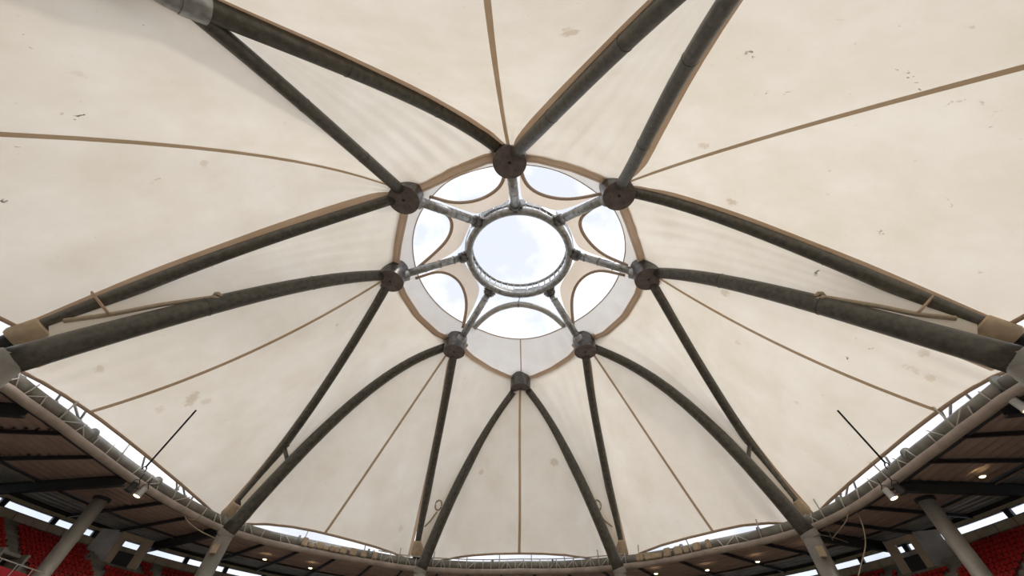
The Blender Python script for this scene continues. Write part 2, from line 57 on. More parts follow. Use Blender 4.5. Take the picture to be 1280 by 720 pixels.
def fabric(name, col, tr=.5, stains=False, mottle=.06, weave=.3, clear=0):
    m = bpy.data.materials.new(name); m.use_nodes = True; t = m.node_tree; t.nodes.clear()
    o = N(t, 'ShaderNodeOutputMaterial'); mix = N(t, 'ShaderNodeMixShader'); mix.inputs[0].default_value = tr
    di = N(t, 'ShaderNodeBsdfDiffuse'); tl = N(t, 'ShaderNodeBsdfTranslucent')
    g = N(t, 'ShaderNodeTexCoord'); n = N(t, 'ShaderNodeTexNoise'); n.inputs['Scale'].default_value = .22; n.inputs['Detail'].default_value = 7; n.inputs['Roughness'].default_value = .6
    r = N(t, 'ShaderNodeValToRGB'); r.color_ramp.elements[0].position = .3; r.color_ramp.elements[1].position = .7
    r.color_ramp.elements[0].color = (*[c*(1-mottle) for c in (col[0], col[1]*.985, col[2]*.96)], 1); r.color_ramp.elements[1].color = (*[min(1, c*(1+mottle*.45)) for c in (col[0], col[1]*1.02, col[2]*1.06)], 1)
    t.links.new(g.outputs['Object'], n.inputs['Vector']); t.links.new(n.outputs[0], r.inputs[0]); c = r.outputs[0]
    if stains:   # fine speckle + the individual dirt marks, each fixed to its place on the cloth
        sp = N(t, 'ShaderNodeTexNoise'); sp.inputs['Scale'].default_value = 2.2; sp.inputs['Detail'].default_value = 8
        sr = N(t, 'ShaderNodeMapRange'); sr.inputs[1].default_value = .70; sr.inputs[2].default_value = .78; sr.inputs[3].default_value = 0; sr.inputs[4].default_value = .45
        t.links.new(g.outputs['Object'], sp.inputs['Vector']); t.links.new(sp.outputs[0], sr.inputs[0])
        mx = N(t, 'ShaderNodeMix', data_type='RGBA'); mx.inputs['B'].default_value = (col[0]*.55, col[1]*.48, col[2]*.4, 1)
        mx.inputs[7].default_value = (col[0]*.55, col[1]*.48, col[2]*.4, 1)
        t.links.new(sr.outputs[0], mx.inputs[0]); t.links.new(c, mx.inputs[6]); c = mx.outputs[2]
        wn = N(t, 'ShaderNodeTexNoise'); wn.inputs['Scale'].default_value = 3.0; wn.inputs['Detail'].default_value = 4
        t.links.new(g.outputs['Object'], wn.inputs['Vector'])
        wm = N(t, 'ShaderNodeVectorMath', operation='MULTIPLY_ADD'); wm.inputs[1].default_value = (.9, .9, .9); t.links.new(wn.outputs[1], wm.inputs[0]); t.links.new(g.outputs['Object'], wm.inputs[2])
        for (x, y, z, rad, st, dk) in STAINS:
            d = N(t, 'ShaderNodeVectorMath', operation='DISTANCE'); d.inputs[1].default_value = (x+.45, y+.45, z+.45); t.links.new(wm.outputs[0], d.inputs[0])
            k = N(t, 'ShaderNodeMapRange'); k.inputs[1].default_value = rad*1.1; k.inputs[2].default_value = rad*.6; k.inputs[3].default_value = 0; k.inputs[4].default_value = st
            t.links.new(d.outputs['Value'], k.inputs[0])
            q = N(t, 'ShaderNodeMix', data_type='RGBA'); f = (.12, .10, .08) if dk else (col[0]*.62, col[1]*.50, col[2]*.38); q.inputs[7].default_value = (*f, 1)
            t.links.new(k.outputs[0], q.inputs[0]); t.links.new(c, q.inputs[6]); c = q.outputs[2]
    t.links.new(c, di.inputs[0]); t.links.new(c, tl.inputs[0])
    w = N(t, 'ShaderNodeTexNoise'); w.inputs['Scale'].default_value = 1.1; w.inputs['Detail'].default_value = 5
    mp = N(t, 'ShaderNodeMapping'); mp.inputs['Scale'].default_value = (1, 9, 1)
    bu = N(t, 'ShaderNodeBump'); bu.inputs['Strength'].default_value = weave; bu.inputs['Distance'].default_value = .12
    t.links.new(g.outputs['UV'], mp.inputs[0]); t.links.new(mp.outputs[0], w.inputs['Vector']); t.links.new(w.outputs[0], bu.inputs['Height'])
    t.links.new(bu.outputs[0], di.inputs['Normal']); t.links.new(bu.outputs[0], tl.inputs['Normal'])
    t.links.new(di.outputs[0], mix.inputs[1]); t.links.new(tl.outputs[0], mix.inputs[2]); s = mix.outputs[0]
    if clear:
        tp = N(t, 'ShaderNodeBsdfTransparent'); m2 = N(t, 'ShaderNodeMixShader'); m2.inputs[0].default_value = clear
        t.links.new(s, m2.inputs[1]); t.links.new(tp.outputs[0], m2.inputs[2]); s = m2.outputs[0]
    t.links.new(s, o.inputs[0]); return m
M = dict(
    canvas=fabric('canvas', (.835, .75, .625), .60, True, .09),
    infill=fabric('canvas_infill', (.82, .74, .62), .58, True, .09),
    film=fabric('collar_film', (.90, .86, .80), .40, False, .08, .8, .05),
    apron=fabric('apron_canvas', (.88, .76, .63), .5, False),
    webbing=fabric('webbing', (.68, .52, .385), .38, False, .12, .3),
    hem=fabric('hem', (.60, .47, .36), .3, False),
    seam=fabric('seam', (.58, .45, .32), .4, False),
    tan=mat('tan_canvas', (.55, .43, .30), .9, 0, .15, 2),
    rope=mat('rope', (.45, .37, .27), .9, 0, .1, 4),
    tube=mat('weathered_steel', (.105, .096, .078), .38, .25, .2, 2.6, .2, 9, (.068, .066, .056)),
    hubside=mat('hub_steel', (.13, .125, .12), .35, .6, .4, 2.0),
    hubface=mat('hub_primer', (.16, .13, .125), .75, 0, .25, 1.5),
    galv=mat('galvanised_steel', (.42, .43, .43), .42, .75, .35, 2.2, .2, 8),
    pale=mat('pale_painted_steel', (.55, .54, .52), .5, .3, .15, 2),
    column=mat('column_paint', (.58, .55, .49), .45, .15, .15, .8),
    rimtan=mat('rim_paint', (.44, .36, .31), .6, .1, .2, .8),
    rimgrey=mat('rim_grey', (.26, .25, .22), .5, .3, .25, .9),
    plate=mat('zinc_plate', (.30, .31, .32), .5, .3, .2, 2),
    archcol=mat('arch_column_paint', (.27, .255, .225), .5, .15, .2, .8),
    white=mat('white_bar', (.62, .60, .56), .6),
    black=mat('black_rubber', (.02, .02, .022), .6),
    dark=mat('dark_beam', (.06, .06, .065), .55, .3),
    deck=mat('deck_brown', (.43, .31, .27), .6, 0, .12, .5),
    deckg=mat('deck_grey', (.36, .36, .36), .5, .1, .25, .5),
    conc=mat('concrete', (.42, .40, .35), .9, 0, .2, 1.2, .3, 12),
    wall=mat('wall_panel', (.68, .61, .50), .85, 0, .12, .8),
    cream=mat('cream_trim', (.60, .56, .44), .8, 0, .1, 1),
    beige=mat('beige_boarding', (.82, .68, .55), .85, 0, .15, .6),
    offwhite=mat('offwhite_plaster', (.88, .89, .9), .85, 0, .25, .5),
    frame=mat('window_frame', (.05, .055, .07), .5),
    red=mat('red_plastic', (.66, .035, .035), .24, 0, .15, 2),
    redw=mat('red_barrier', (.60, .02, .04), .5),
    ground=mat('arena_floor', (.60, .55, .48), .95, 0, .15, .2),
    lamp=mat('lamp_glow', (.9, .8, .5), .5, emit=(1, .80, .45), es=6),
    teal=mat('teal_plastic', (.05, .30, .32), .4),
)
gl = bpy.data.materials.new('pane_glass'); gl.use_nodes = True; t = gl.node_tree; t.nodes.clear()
o_ = N(t, 'ShaderNodeOutputMaterial'); a_ = N(t, 'ShaderNodeBsdfTransparent'); b_ = N(t, 'ShaderNodeBsdfGlossy'); b_.inputs[1].default_value = .05
x_ = N(t, 'ShaderNodeMixShader'); x_.inputs[0].default_value = .06; a_.inputs[0].default_value = (.94, .97, 1, 1)
t.links.new(a_.outputs[0], x_.inputs[1]); t.links.new(b_.outputs[0], x_.inputs[2]); t.links.new(x_.outputs[0], o_.inputs[0]); M['glass'] = gl

# ---------------------------------------------------------------- helpers
def V(p): return Vector(p)
def obj(name, bm, m, parent=None, smooth=False, kind=None):
    me = bpy.data.meshes.new(name)
    if isinstance(bm, bmesh.types.BMesh): bm.to_mesh(me); bm.free()
    else: me.from_pydata(bm[0], [], bm[1]); me.update()
    me.materials.append(M[m])
    if smooth:
        for p in me.polygons: p.use_smooth = True
    o = bpy.data.objects.new(name, me); C.objects.link(o)
    if parent: o.parent = parent; o.matrix_parent_inverse = parent.matrix_world.inverted()
    if kind: o['kind'] = kind
    return o
def empty(name, loc=(0, 0, 0)):
    o = bpy.data.objects.new(name, None); C.objects.link(o); o.location = loc; o.empty_display_size = .3
    o.matrix_world = Matrix.Translation(loc); return o
def tag(o, label, cat, group=None):
    o['label'] = label; o['category'] = cat
    if group: o['group'] = group
    return o
def thing(name, label, cat, loc=(0, 0, 0), group=None): return tag(empty(name, loc), label, cat, group)
def resample(P, n):
    P = [V(p) for p in P]; L = [0]
    for a, b in zip(P, P[1:]): L.append(L[-1]+(b-a).length)
    out = []; j = 0
    for i in range(n):
        s = L[-1]*i/(n-1)
        while j < len(P)-2 and L[j+1] < s: j += 1
        d = L[j+1]-L[j] or 1; out.append(P[j].lerp(P[j+1], (s-L[j])/d))
    return out
def smoothen(P, it=2):
    P = [V(p) for p in P]
    for _ in range(it): P = [P[0]]+[(P[i-1]+P[i]*2+P[i+1])/4 for i in range(1, len(P)-1)]+[P[-1]]
    return P
def tubebm(bm, P, r, seg=12, closed=False, cap=True, flat=1.0):
    P = [V(p) for p in P]; n = len(P); rings = []
    for i, p in enumerate(P):
        a = P[(i-1) % n] if (closed or i > 0) else p; b = P[(i+1) % n] if (closed or i < n-1) else p
        t = (b-a).normalized(); up = Vector((0, 0, 1)) if abs(t.z) < .97 else Vector((1, 0, 0))
        s = t.cross(up).normalized(); w = s.cross(t); rr = r[0]+(r[1]-r[0])*i/(n-1) if isinstance(r, tuple) else r
        rings.append([bm.verts.new(p+(s*math.cos(q)+w*math.sin(q)*flat)*rr) for q in (2*PI*k/seg for k in range(seg))])
    for i in range(n if closed else n-1):
        A, B = rings[i], rings[(i+1) % n]
        for k in range(seg): bm.faces.new((A[k], A[(k+1) % seg], B[(k+1) % seg], B[k]))
    if cap and not closed: bm.faces.new(rings[0][::-1]); bm.faces.new(rings[-1])
    return bm
def tube(name, P, r, m, parent=None, seg=12, closed=False, flat=1.0, cap=True):
    return obj(name, tubebm(bmesh.new(), P, r, seg, closed, cap, flat), m, parent, True)
def boxbm(bm, c, s, axes=None):
    X, Y, Z = axes or (Vector((1, 0, 0)), Vector((0, 1, 0)), Vector((0, 0, 1))); c = V(c)
    v = [bm.verts.new(c+X*(s[0]*a/2)+Y*(s[1]*b/2)+Z*(s[2]*d/2)) for a in (-1, 1) for b in (-1, 1) for d in (-1, 1)]
    for f in ((0, 1, 3, 2), (4, 6, 7, 5), (0, 4, 5, 1), (2, 3, 7, 6), (0, 2, 6, 4), (1, 5, 7, 3)): bm.faces.new([v[i] for i in f])
    return bm
def box(name, c, s, m, parent=None, axes=None, bevel=0, kind=None):
    bm = boxbm(bmesh.new(), c, s, axes)
    if bevel: bmesh.ops.bevel(bm, geom=bm.edges[:], offset=bevel, segments=2, affect='EDGES')
    bmesh.ops.recalc_face_normals(bm, faces=bm.faces[:])
    return obj(name, bm, m, parent, kind=kind)
def beambm(bm, a, b, w, h):
    a, b = V(a), V(b); X = (b-a).normalized(); Y = Vector((0, 0, 1)).cross(X)
    if Y.length < .1: Y = Vector((0, 1, 0))
    Y.normalize(); return boxbm(bm, (a+b)/2, ((b-a).length, w, h), (X, Y, X.cross(Y)))
def ibeam(name, a, b, w, h, m, parent=None):     # top flange, web, bottom flange
    bm = bmesh.new(); z = Vector((0, 0, h/2)); a, b = V(a), V(b)
    beambm(bm, a, b, w*.2, h); beambm(bm, a+z, b+z, w, h*.12); beambm(bm, a-z, b-z, w, h*.12)
    return obj(name, bm, m, parent)
def lathe(name, prof, c, m, parent=None, seg=32, axes=None, cap=True):
    X, Y, Z = axes or (Vector((1, 0, 0)), Vector((0, 1, 0)), Vector((0, 0, 1))); c = V(c); bm = bmesh.new(); R = []
    for r, z in prof: R.append([bm.verts.new(c+(X*math.cos(q)+Y*math.sin(q))*r+Z*z) for q in (2*PI*k/seg for k in range(seg))])
    for A, B in zip(R, R[1:]):
        for k in range(seg): bm.faces.new((A[k], A[(k+1) % seg], B[(k+1) % seg], B[k]))
    if cap: bm.faces.new(R[0][::-1]); bm.faces.new(R[-1])
    o = obj(name, bm, m, parent, True)
    o.data.set_sharp_from_angle(angle=math.radians(35)); return o
def frame_of(d):
    d = V(d).normalized(); up = Vector((0, 0, 1)) if abs(d.z) < .95 else Vector((1, 0, 0)); s = d.cross(up).normalized(); return s, d.cross(s), d
def patch(name, rows, m, parent=None, kind=None):          # rows of points -> one smooth cloth with a UV map in metres
    nu, nv = len(rows), len(rows[0]); vs = [p for r in rows for p in r]
    fs = [(i*nv+j, i*nv+j+1, (i+1)*nv+j+1, (i+1)*nv+j) for i in range(nu-1) for j in range(nv-1)]
    me = bpy.data.meshes.new(name); me.from_pydata(vs, [], fs); me.materials.append(M[m])
    uv = me.uv_layers.new(name='UVMap')
    for l in me.loops: i, j = divmod(l.vertex_index, nv); uv.data[l.index].uv = (i/(nu-1)*3, j/(nv-1))
    for p in me.polygons: p.use_smooth = True
    o = bpy.data.objects.new(name, me); C.objects.link(o)
    if parent: o.parent = parent; o.matrix_parent_inverse = parent.matrix_world.inverted()
    if kind: o['kind'] = kind
    return o
def coons(L, R, T, B):                                      # L,R run hub->rim ; T,B run left->right
    nu, nv = len(L), len(T); rows = []
    for i in range(nu):
        u = i/(nu-1); row = []
        for j in range(nv):
            v = j/(nv-1)
            p = L[i]*(1-v)+R[i]*v+T[j]*(1-u)+B[j]*u-(L[0]*(1-u)*(1-v)+R[0]*(1-u)*v+L[-1]*u*(1-v)+R[-1]*u*v)
            row.append(p)
        rows.append(row)
    return rows
def band(P, side, a, b, dz=0):                              # flat strip running along P, offset a..b metres to one side
    rows = []
    for i, p in enumerate(P):
        t = P[min(i+1, len(P)-1)]-P[max(i-1, 0)]; s = Vector((-t.y, t.x, 0)).normalized()*side
        rows.append([p+s*a+Vector((0, 0, dz)), p+s*(a+b)/2+Vector((0, 0, dz-.03)), p+s*b+Vector((0, 0, dz))])
    return rows

# ---------------------------------------------------------------- arena floor and grandstand shell
obj('floor', ([(-90, -90, -1.7), (90, -90, -1.7), (90, 90, -1.7), (-90, 90, -1.7)], [(0, 1, 2, 3)]), 'ground', kind='structure')
XS = -2.4
def at(deg, R, z): a = math.radians(deg); return Vector((XS+R*math.sin(a), -R*math.cos(a), z))
def lean(x, y): return .0061*x+.025*(y-8)                   # the stand roof climbs a little towards the far side
def ats(deg, R, z): p = at(deg, R, z); p.z += lean(p.x, p.y)*min(1, max(0, (R-30)/16)); return p
rim = [V(p) for p in D['rim']]
def sdeg(p): return math.degrees(math.atan2(p.x-XS, -p.y)) % 360
rimA = sorted([(sdeg(p), math.hypot(p.x-XS, p.y)) for p in smoothen(rim, 1)])
a0, a1 = rimA[0][0], rimA[-1][0]
def rimR(deg):
    d = deg % 360
    if d < a0 or d > a1:
        s = (d-a1) % 360; w = s/((a0-a1) % 360); return rimA[-1][1]*(1-w)+rimA[0][1]*w+5.5*math.sin(PI*w)**.6
    for (x0, r0_), (x1, r1_) in zip(rimA, rimA[1:]):
        if x0 <= d <= x1: return r0_+(r1_-r0_)*(d-x0)/(x1-x0)
def rimP(deg, dr=0, z=15.0): return at(deg, rimR(deg)+dr, z)
posL = [-79, -85, -91.5, -98, -107, -113, -118.7, -128, -134.5, -142, -150, -157, -165, -172]
posR = [79, 85, 91, 97, 105, 111, 115.5, 123, 130.5, 139, 148, 156, 164, 172]
DEG = sorted([d % 360 for d in posL+posR]+[180.0]+[(k*6.6) % 360 for k in range(-11, 12)])
MAIN = (-98 % 360, -118.7 % 360, 97, 115.5, -79 % 360, 79)
roof = empty('ceiling', at(180, 0, 15)); roof['kind'] = 'structure'
WR = 46.0
for i, d in enumerate(DEG):
    e = DEG[(i+1) % len(DEG)]; e = e+360 if e < d else e
    for (f0, f1, m, nm, amp, pitch) in ((0.0, .62, 'deck', 'roof_sheet', .13, .84), (.62, 1.0, 'deckg', 'outer_roof_sheet', .13, .84)):
        vs_, fs = [], []; nsub = 2
        Ra = rimR(d)+.2; n = max(2, int((WR+1.2-Ra)*(f1-f0)/pitch))
        for k in range(n):
            for (q, up) in ((0, 0), (.28, 0), (.5, 1), (.78, 1)):
                f = f0+(f1-f0)*(k+q)/n
                for s in range(nsub+1):
                    dd = d+(e-d)*s/nsub; R = (rimR(dd)+.2)*(1-f)+(WR+1.2)*f
                    p = ats(dd, R, 15.25+.35*f); p.z += amp*2*up; vs_.append(p)
        rows = len(vs_)//(nsub+1)
        fs = [(r*(nsub+1)+s, r*(nsub+1)+s+1, (r+1)*(nsub+1)+s+1, (r+1)*(nsub+1)+s) for r in range(rows-1) for s in range(nsub)]
        obj(nm, (vs_, fs), m, roof)
    # an opaque top skin keeps daylight out of the stand
    a, b, c_, d_ = ats(d, rimR(d)+.9, 15.9), ats(d, WR+1.6, 16.4), ats(e, WR+1.6, 16.4), ats(e, rimR(e)+.9, 15.9)
    obj('roof_skin', ([a, b, c_, d_], [(0, 1, 2, 3)]), 'dark', roof)
    main = any(abs(d-q) < .1 for q in MAIN); h = .8 if main else .26
    ibeam('rafter', ats(d, rimR(d)+.2, 15.2-h/2), ats(d, WR+.6, 15.5-h/2), .34 if main else .16, h, 'dark', roof)
tube('edge_fascia', [rimP(q*2.5, 1.1, 15.45) for q in range(144)], .42, 'dark', roof, 8, True)
pr_ = [ats(q*3, (rimR(q*3)+.2)*.38+47.2*.62, 15.40) for q in range(120)]
tube('purlin', pr_, .07, 'rimtan', roof, 6, True)

# the two chords of the rim and the web between them
rl = [rimP(q*2.5) for q in range(144)]
rt = thing('rim_tube', 'tan painted steel tube running round the inner edge of the stand roof', 'pipe', (0, 28, 15))
tube('chord', rl, .30, 'rimtan', rt, 14, True)
tp = thing('ring_beam', 'thick grey steel ring beam above the tan rim tube', 'beam', (0, 29, 16.5))
tube('beam', [rimP(q*2.5, .5, 15.72) for q in range(144)], .50, 'rimgrey', tp, 16, True)
for q in range(0, 360, 15): 
    a = rimP(q+2, .42, 15.82); t_ = (rimP(q+3, .42, 15.82)-a).normalized(); s_, w_, _ = frame_of(t_)
    lathe('flange', [(.54, -.10), (.59, -.10), (.59, .10), (.54, .10)], a, 'rimgrey', tp, 20, (s_, w_, t_))
tr = thing('rim_truss', 'pale thin welded web of posts and diagonals above the rim tube', 'truss', (0, 28, 15.2))
tube('top_chord', [rimP(150+q*2, -.1, 16.25) for q in range(31)], .06, 'white', tr, 6)
q = 62.0; flip = 0
while q < 298:
    mid_ = 148 < q < 212; st = 2.05 if mid_ else random.uniform(2.4, 4.0)
    bm = bmesh.new(); a = rimP(q, -.05, 15.15); tall = flip % 4 == 0
    topz = 16.9 if tall else 16.2+random.uniform(-.15, .1)
    tubebm(bm, [a, rimP(q+(0 if mid_ else random.uniform(-.8, .8)), -.25 if tall else -.1, topz-(0 if tall or mid_ else random.uniform(0, .4)))], .065 if tall else .05, 6); obj('post', bm, 'white', tr, True)
    if random.random() < (.85 if mid_ else .5):
        bm = bmesh.new(); b = rimP(q+st*(.9 if flip % 2 else .5), -.1, 15.2); c_ = rimP(q+st*(.1 if flip % 2 else .95), -.12, 16.1+random.uniform(-.3, .1))
        tubebm(bm, [b, c_], .042, 6); obj('diagonal', bm, 'white', tr, True)
    q += st; flip += 1

# back wall: panels, clerestory windows, cream fascia
wall = empty('wall_back', at(180, WR, 14)); wall['kind'] = 'structure'
postL = [-94, -100.3, -106.2, -111.3, -118, -124, -130, -136, -142, -148, -154]; postR = [95.6, 101.6, 107.8, 113.8, 119.8, 125.8, 131.8, 137.8, 143.8, 150]
PD = sorted([d % 360 for d in postL+postR]+[160, 168, 176, 184, 192, 200]+[(k*8) % 360 for k in range(-11, 12)])
def wedge(name, d0, d1, R0, R1, z0, z1, m, parent, n=3):
    vs_ = []; 
    for s in range(n+1):
        dd = d0+(d1-d0)*s/n
        for R, z in ((R0, z0), (R1, z0), (R1, z1), (R0, z1)): vs_.append(ats(dd, R, z))
    fs = []
    for s in range(n):
        for k in range(4): fs.append((s*4+k, s*4+(k+1) % 4, s*4+4+(k+1) % 4, s*4+4+k))
    fs += [(3, 2, 1, 0), tuple(n*4+k for k in range(4))]
    return obj(name, (vs_, fs), m, parent)
wn = 0
for i, d in enumerate(PD):
    e = PD[(i+1) % len(PD)]; e = e+360 if e < d else e
    wedge('fascia', d, e, WR-.05, WR+.25, 15.02, 15.32, 'cream', wall)
    wedge('head_board', d, e, WR, WR+.25, 15.32, 15.85, 'dark', wall)
    wedge('backing_wall', d, e, WR+.12, WR+.5, -1.7, 14.38, 'conc', wall)
    seen = 88 < d < 152 or 208 < d < 272
    if seen:
        npn = 3
        for k in range(npn):
            u0_, u1_ = d+(e-d)*(k+.02)/npn, d+(e-d)*(k+.98)/npn; j = random.uniform(0, .05)
            wedge('wall_panel', u0_, u1_, WR-.05-j, WR+.1, 13.75, 14.38, 'wall', wall, 1)
    wn += 1; w = empty('window_%d' % wn, ats((d+e)/2, WR, 14.7)); w['kind'] = 'structure'
    g = .55*.5
    wedge('pane', d+.3, e-.3, WR+.10, WR+.12, 14.42, 15.0, 'glass', w, 2)
    wedge('sill', d, e, WR-.02, WR+.2, 14.38, 14.44, 'frame', w)
    wedge('head', d, e, WR-.02, WR+.2, 14.97, 15.04, 'frame', w)
    for u in (d, e): 
        s0 = u-.32 if u == e else u; wedge('jamb', s0, s0+.32, WR-.12, WR+.22, 14.38, 15.05, 'frame', w, 1)

# raked terraces with aisles
AIS = [-92.5, -102, -112.2, -120.6, -129.5, -138.5, -148, 90, 99, 108.0, 116.8, 126, 135.5, 145]
NR = 16; RD = .80; RS = .50; RT0 = 45.6
ter = empty('wall_terrace', at(180, 40, 8)); ter['kind'] = 'structure'
def rowz(i): return 12.93-i*RS
for i in range(NR):
    for (lo, hi) in ((-155, -86), (86, 152)):
        wedge('terrace_step', lo, hi, RT0-(i+1)*RD, RT0-i*RD+.02, rowz(i)-.5, rowz(i), 'conc', ter, 22)
for a in AIS:
    hw = math.degrees(.38/41)
    for i in range(NR):
        for k in (0, 1):
            wedge('aisle_step', a-hw, a+hw, RT0-(i+1)*RD+(.37*k), RT0-(i+1)*RD+.37*(k+1), rowz(i)-.1, rowz(i)+.03+(RS/2*k), 'conc', ter, 1)
# below the terrace: front wall
wedge('terrace_front', -155, -86, RT0-NR*RD-.2, RT0-NR*RD, -1.7, rowz(NR-1), 'conc', ter, 20)
wedge('terrace_front', 86, 152, RT0-NR*RD-.2, RT0-NR*RD, -1.7, rowz(NR-1), 'conc', ter, 20)

# press towers with a pierced front
def tower(deg0, deg1, name, label):
    t = thing(name, label, 'tower', ats((deg0+deg1)/2, 43, 13)); R0 = 44.2; s = 1 if deg1 > deg0 else -1; w = (deg1-deg0)
    wedge('front_post', deg0, deg0+w*.22, R0, R0+.25, 12.2, 15.25, 'beige', t, 1)
    wedge('front_post', deg0+w*.72, deg1, R0, R0+.25, 12.2, 15.25, 'beige', t, 1)
    wedge('lintel', deg0+w*.2, deg0+w*.74, R0, R0+.25, 14.8, 15.25, 'beige', t, 1)
    wedge('parapet', deg0+w*.2, deg0+w*.74, R0+.02, R0+.22, 12.2, 13.65, 'dark', t, 1)
    for (p_, q_) in ((deg0, deg0-w*.42), (deg1, deg1+w*.12)):
        A_ = [ats(p_, R0+.1, 12.2), ats(q_, WR-.05, 12.6), ats(q_, WR-.05, 15.35), ats(p_, R0+.1, 15.35)]; off = (ats(p_+w*.04, R0+.1, 12.2)-A_[0])
        B_ = [a_+off for a_ in A_]
        obj('side_wall', (A_+B_, [(0, 1, 2, 3), (7, 6, 5, 4)]+[(k, k+4, (k+1) % 4+4, (k+1) % 4) for k in range(4)]), 'offwhite', t)
    return t
tower(-113.3, -117.6, 'press_tower', 'beige boarded tower with square opening at back of left stand')
tower(110.9, 114.8, 'press_tower', 'beige boarded tower with square opening at back of right stand')

# ---------------------------------------------------------------- seats
def seat_mesh():
    bm = bmesh.new()
    prof = [(-.24, .02), (-.20, .07), (.06, .05), (.15, .12), (.22, .38), (.20, .42), (.12, .40), (.08, .20), (.0, .12), (-.22, .13)]
    A = [bm.verts.new((-.165, y, z)) for y, z in prof]; B = [bm.verts.new((.165, y, z)) for y, z in prof]; n = len(prof)
    for k in range(n): bm.faces.new((A[k], A[(k+1) % n], B[(k+1) % n], B[k]))
    bm.faces.new(A[::-1]); bm.faces.new(B); boxbm(bm, (0, .06, -.1), (.08, .12, .26)); bmesh.ops.recalc_face_normals(bm, faces=bm.faces[:])
    me = bpy.data.meshes.new('stadium_seat'); bm.to_mesh(me); bm.free(); me.materials.append(M['red']); return me
sm = seat_mesh(); seats = []; P0 = Vector((1.4, -28.65, 0)); ORD = ['back', 'second', 'third', 'fourth', 'fifth', 'sixth', 'seventh', 'eighth', 'ninth', 'tenth', 'eleventh', 'twelfth', 'thirteenth', 'fourteenth', 'fifteenth', 'sixteenth', 'seventeenth']
def scr(p): d = p-P0; w = d.dot(fw); return 640+489.5*d.dot(rx)/w, 360-489.5*d.dot(ux)/w, w
for side, (lo, hi) in (('left', (-137, -95)), ('right', (97, 137))):
    for i in range(NR):
        R = RT0-i*RD-.36; st = math.degrees(.43/R); n = int((hi-lo)/st)
        for k in range(n):
            d = lo+k*st
            if any(abs(d-a)*R*PI/180 < .62 for a in AIS): continue
            if R > 43.3 and ((side == 'left' and -118.4 < d < -111) or (side == 'right' and 108.6 < d < 115.6)): continue
            if side == 'left' and -100.6 < d < -96.8 and 36.5 < R < 39.4: continue
            p = ats(d, R, rowz(i)+.22); x, y, w = scr(p)
            if y > 728 or x < -6 or x > 1286: continue
            blk = sum(1 for a in AIS if (a < 0) == (side == 'left') and abs(a) < abs(d))
            av = min((abs(a) for a in AIS if (a < 0) == (side == 'left') and abs(a) > abs(d)), default=150)
            seats.append((w, side, i, blk, d, p, int(((av-abs(d))*R*PI/180-.5)/.43)))
seats.sort(key=lambda s: s[0])
BLK = {1: 'first', 2: 'second', 3: 'third', 4: 'fourth', 5: 'fifth', 6: 'sixth', 0: 'outermost', 7: 'seventh'}
def nth(n): return str(n)+('th' if 10 <= n % 100 <= 20 else {1: 'st', 2: 'nd', 3: 'rd'}.get(n % 10, 'th'))
for (w, side, i, blk, d, p, sn_) in seats[:300]:
    o = bpy.data.objects.new('stadium_seat', sm); C.objects.link(o); o.location = p; o.rotation_euler = (0, 0, math.atan2(p.y, p.x-XS)-PI/2)
    tag(o, 'red seat, %s stand, %s row from top, %s seat outward of %s aisle in' % (side, ORD[i].replace('back', 'first'), nth(sn_+1), BLK.get(blk, 'next')), 'seat', 'red seats in the %s stand' % side)
for sd in ('left', 'right'):
    vs_, fs = [], []
    for (w, side, i, blk, d, p, sn_) in seats[300:]:
        if side != sd: continue
        mt = Matrix.Translation(p) @ Matrix.Rotation(math.atan2(p.y, p.x-XS)-PI/2, 4, 'Z'); b0 = len(vs_)
        vs_ += [mt @ v.co for v in sm.vertices]; fs += [tuple(b0+q for q in f.vertices) for f in sm.polygons]
    if vs_:
        o = obj('far_seats', (vs_, fs), 'red'); tag(o, 'mass of farther red plastic seats rising to the back of the %s stand' % sd, 'seats', 'red seats in the %s stand' % sd); o['kind'] = 'stuff'

# red barrier, rail and dark passage mouth in the left stand, bottom left
b = thing('barrier', 'red barrier board with white rail below the left seats', 'barrier', at(-98.5, 35.6, 8.4))
wedge('board', -100.6, -94, 34.6, 34.7, 6.9, 8.35, 'redw', b, 4)
tube('top_rail', [at(q, 34.6, 8.62) for q in (-100.8, -99, -97, -94)], .04, 'white', b, 8)
for q in (-100.8, -99.2, -97.2, -95.2): tube('rail_post', [at(q, 34.55, 6.9), at(q, 34.55, 8.62)], .035, 'white', b, 8)
v = thing('passage_mouth', 'grey concrete passage mouth between the left seat blocks', 'doorway', at(-98.6, 38, 9))
wedge('cheek_wall', -100.2, -99.9, 36.9, 39, 6.8, 9.9, 'conc', v, 1); wedge('cheek_wall', -97.3, -97.0, 36.9, 39, 6.8, 9.9, 'conc', v, 1)
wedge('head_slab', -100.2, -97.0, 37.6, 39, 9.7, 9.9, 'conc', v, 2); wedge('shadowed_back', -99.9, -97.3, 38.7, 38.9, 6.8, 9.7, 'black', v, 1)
hr = thing('handrail', 'thin pale handrail at the foot of the left seats', 'rail', at(-106, 35.5, 9))
tube('rail', [ats(q, 34.6, 8.9) for q in (-104.2, -105.6, -107, -108.4)], .035, 'pale', hr, 8)
for q in (-104.2, -105.6, -107, -108.4): tube('rail_post', [ats(q, 34.6, 7.9), ats(q, 34.6, 8.9)], .03, 'pale', hr, 8)

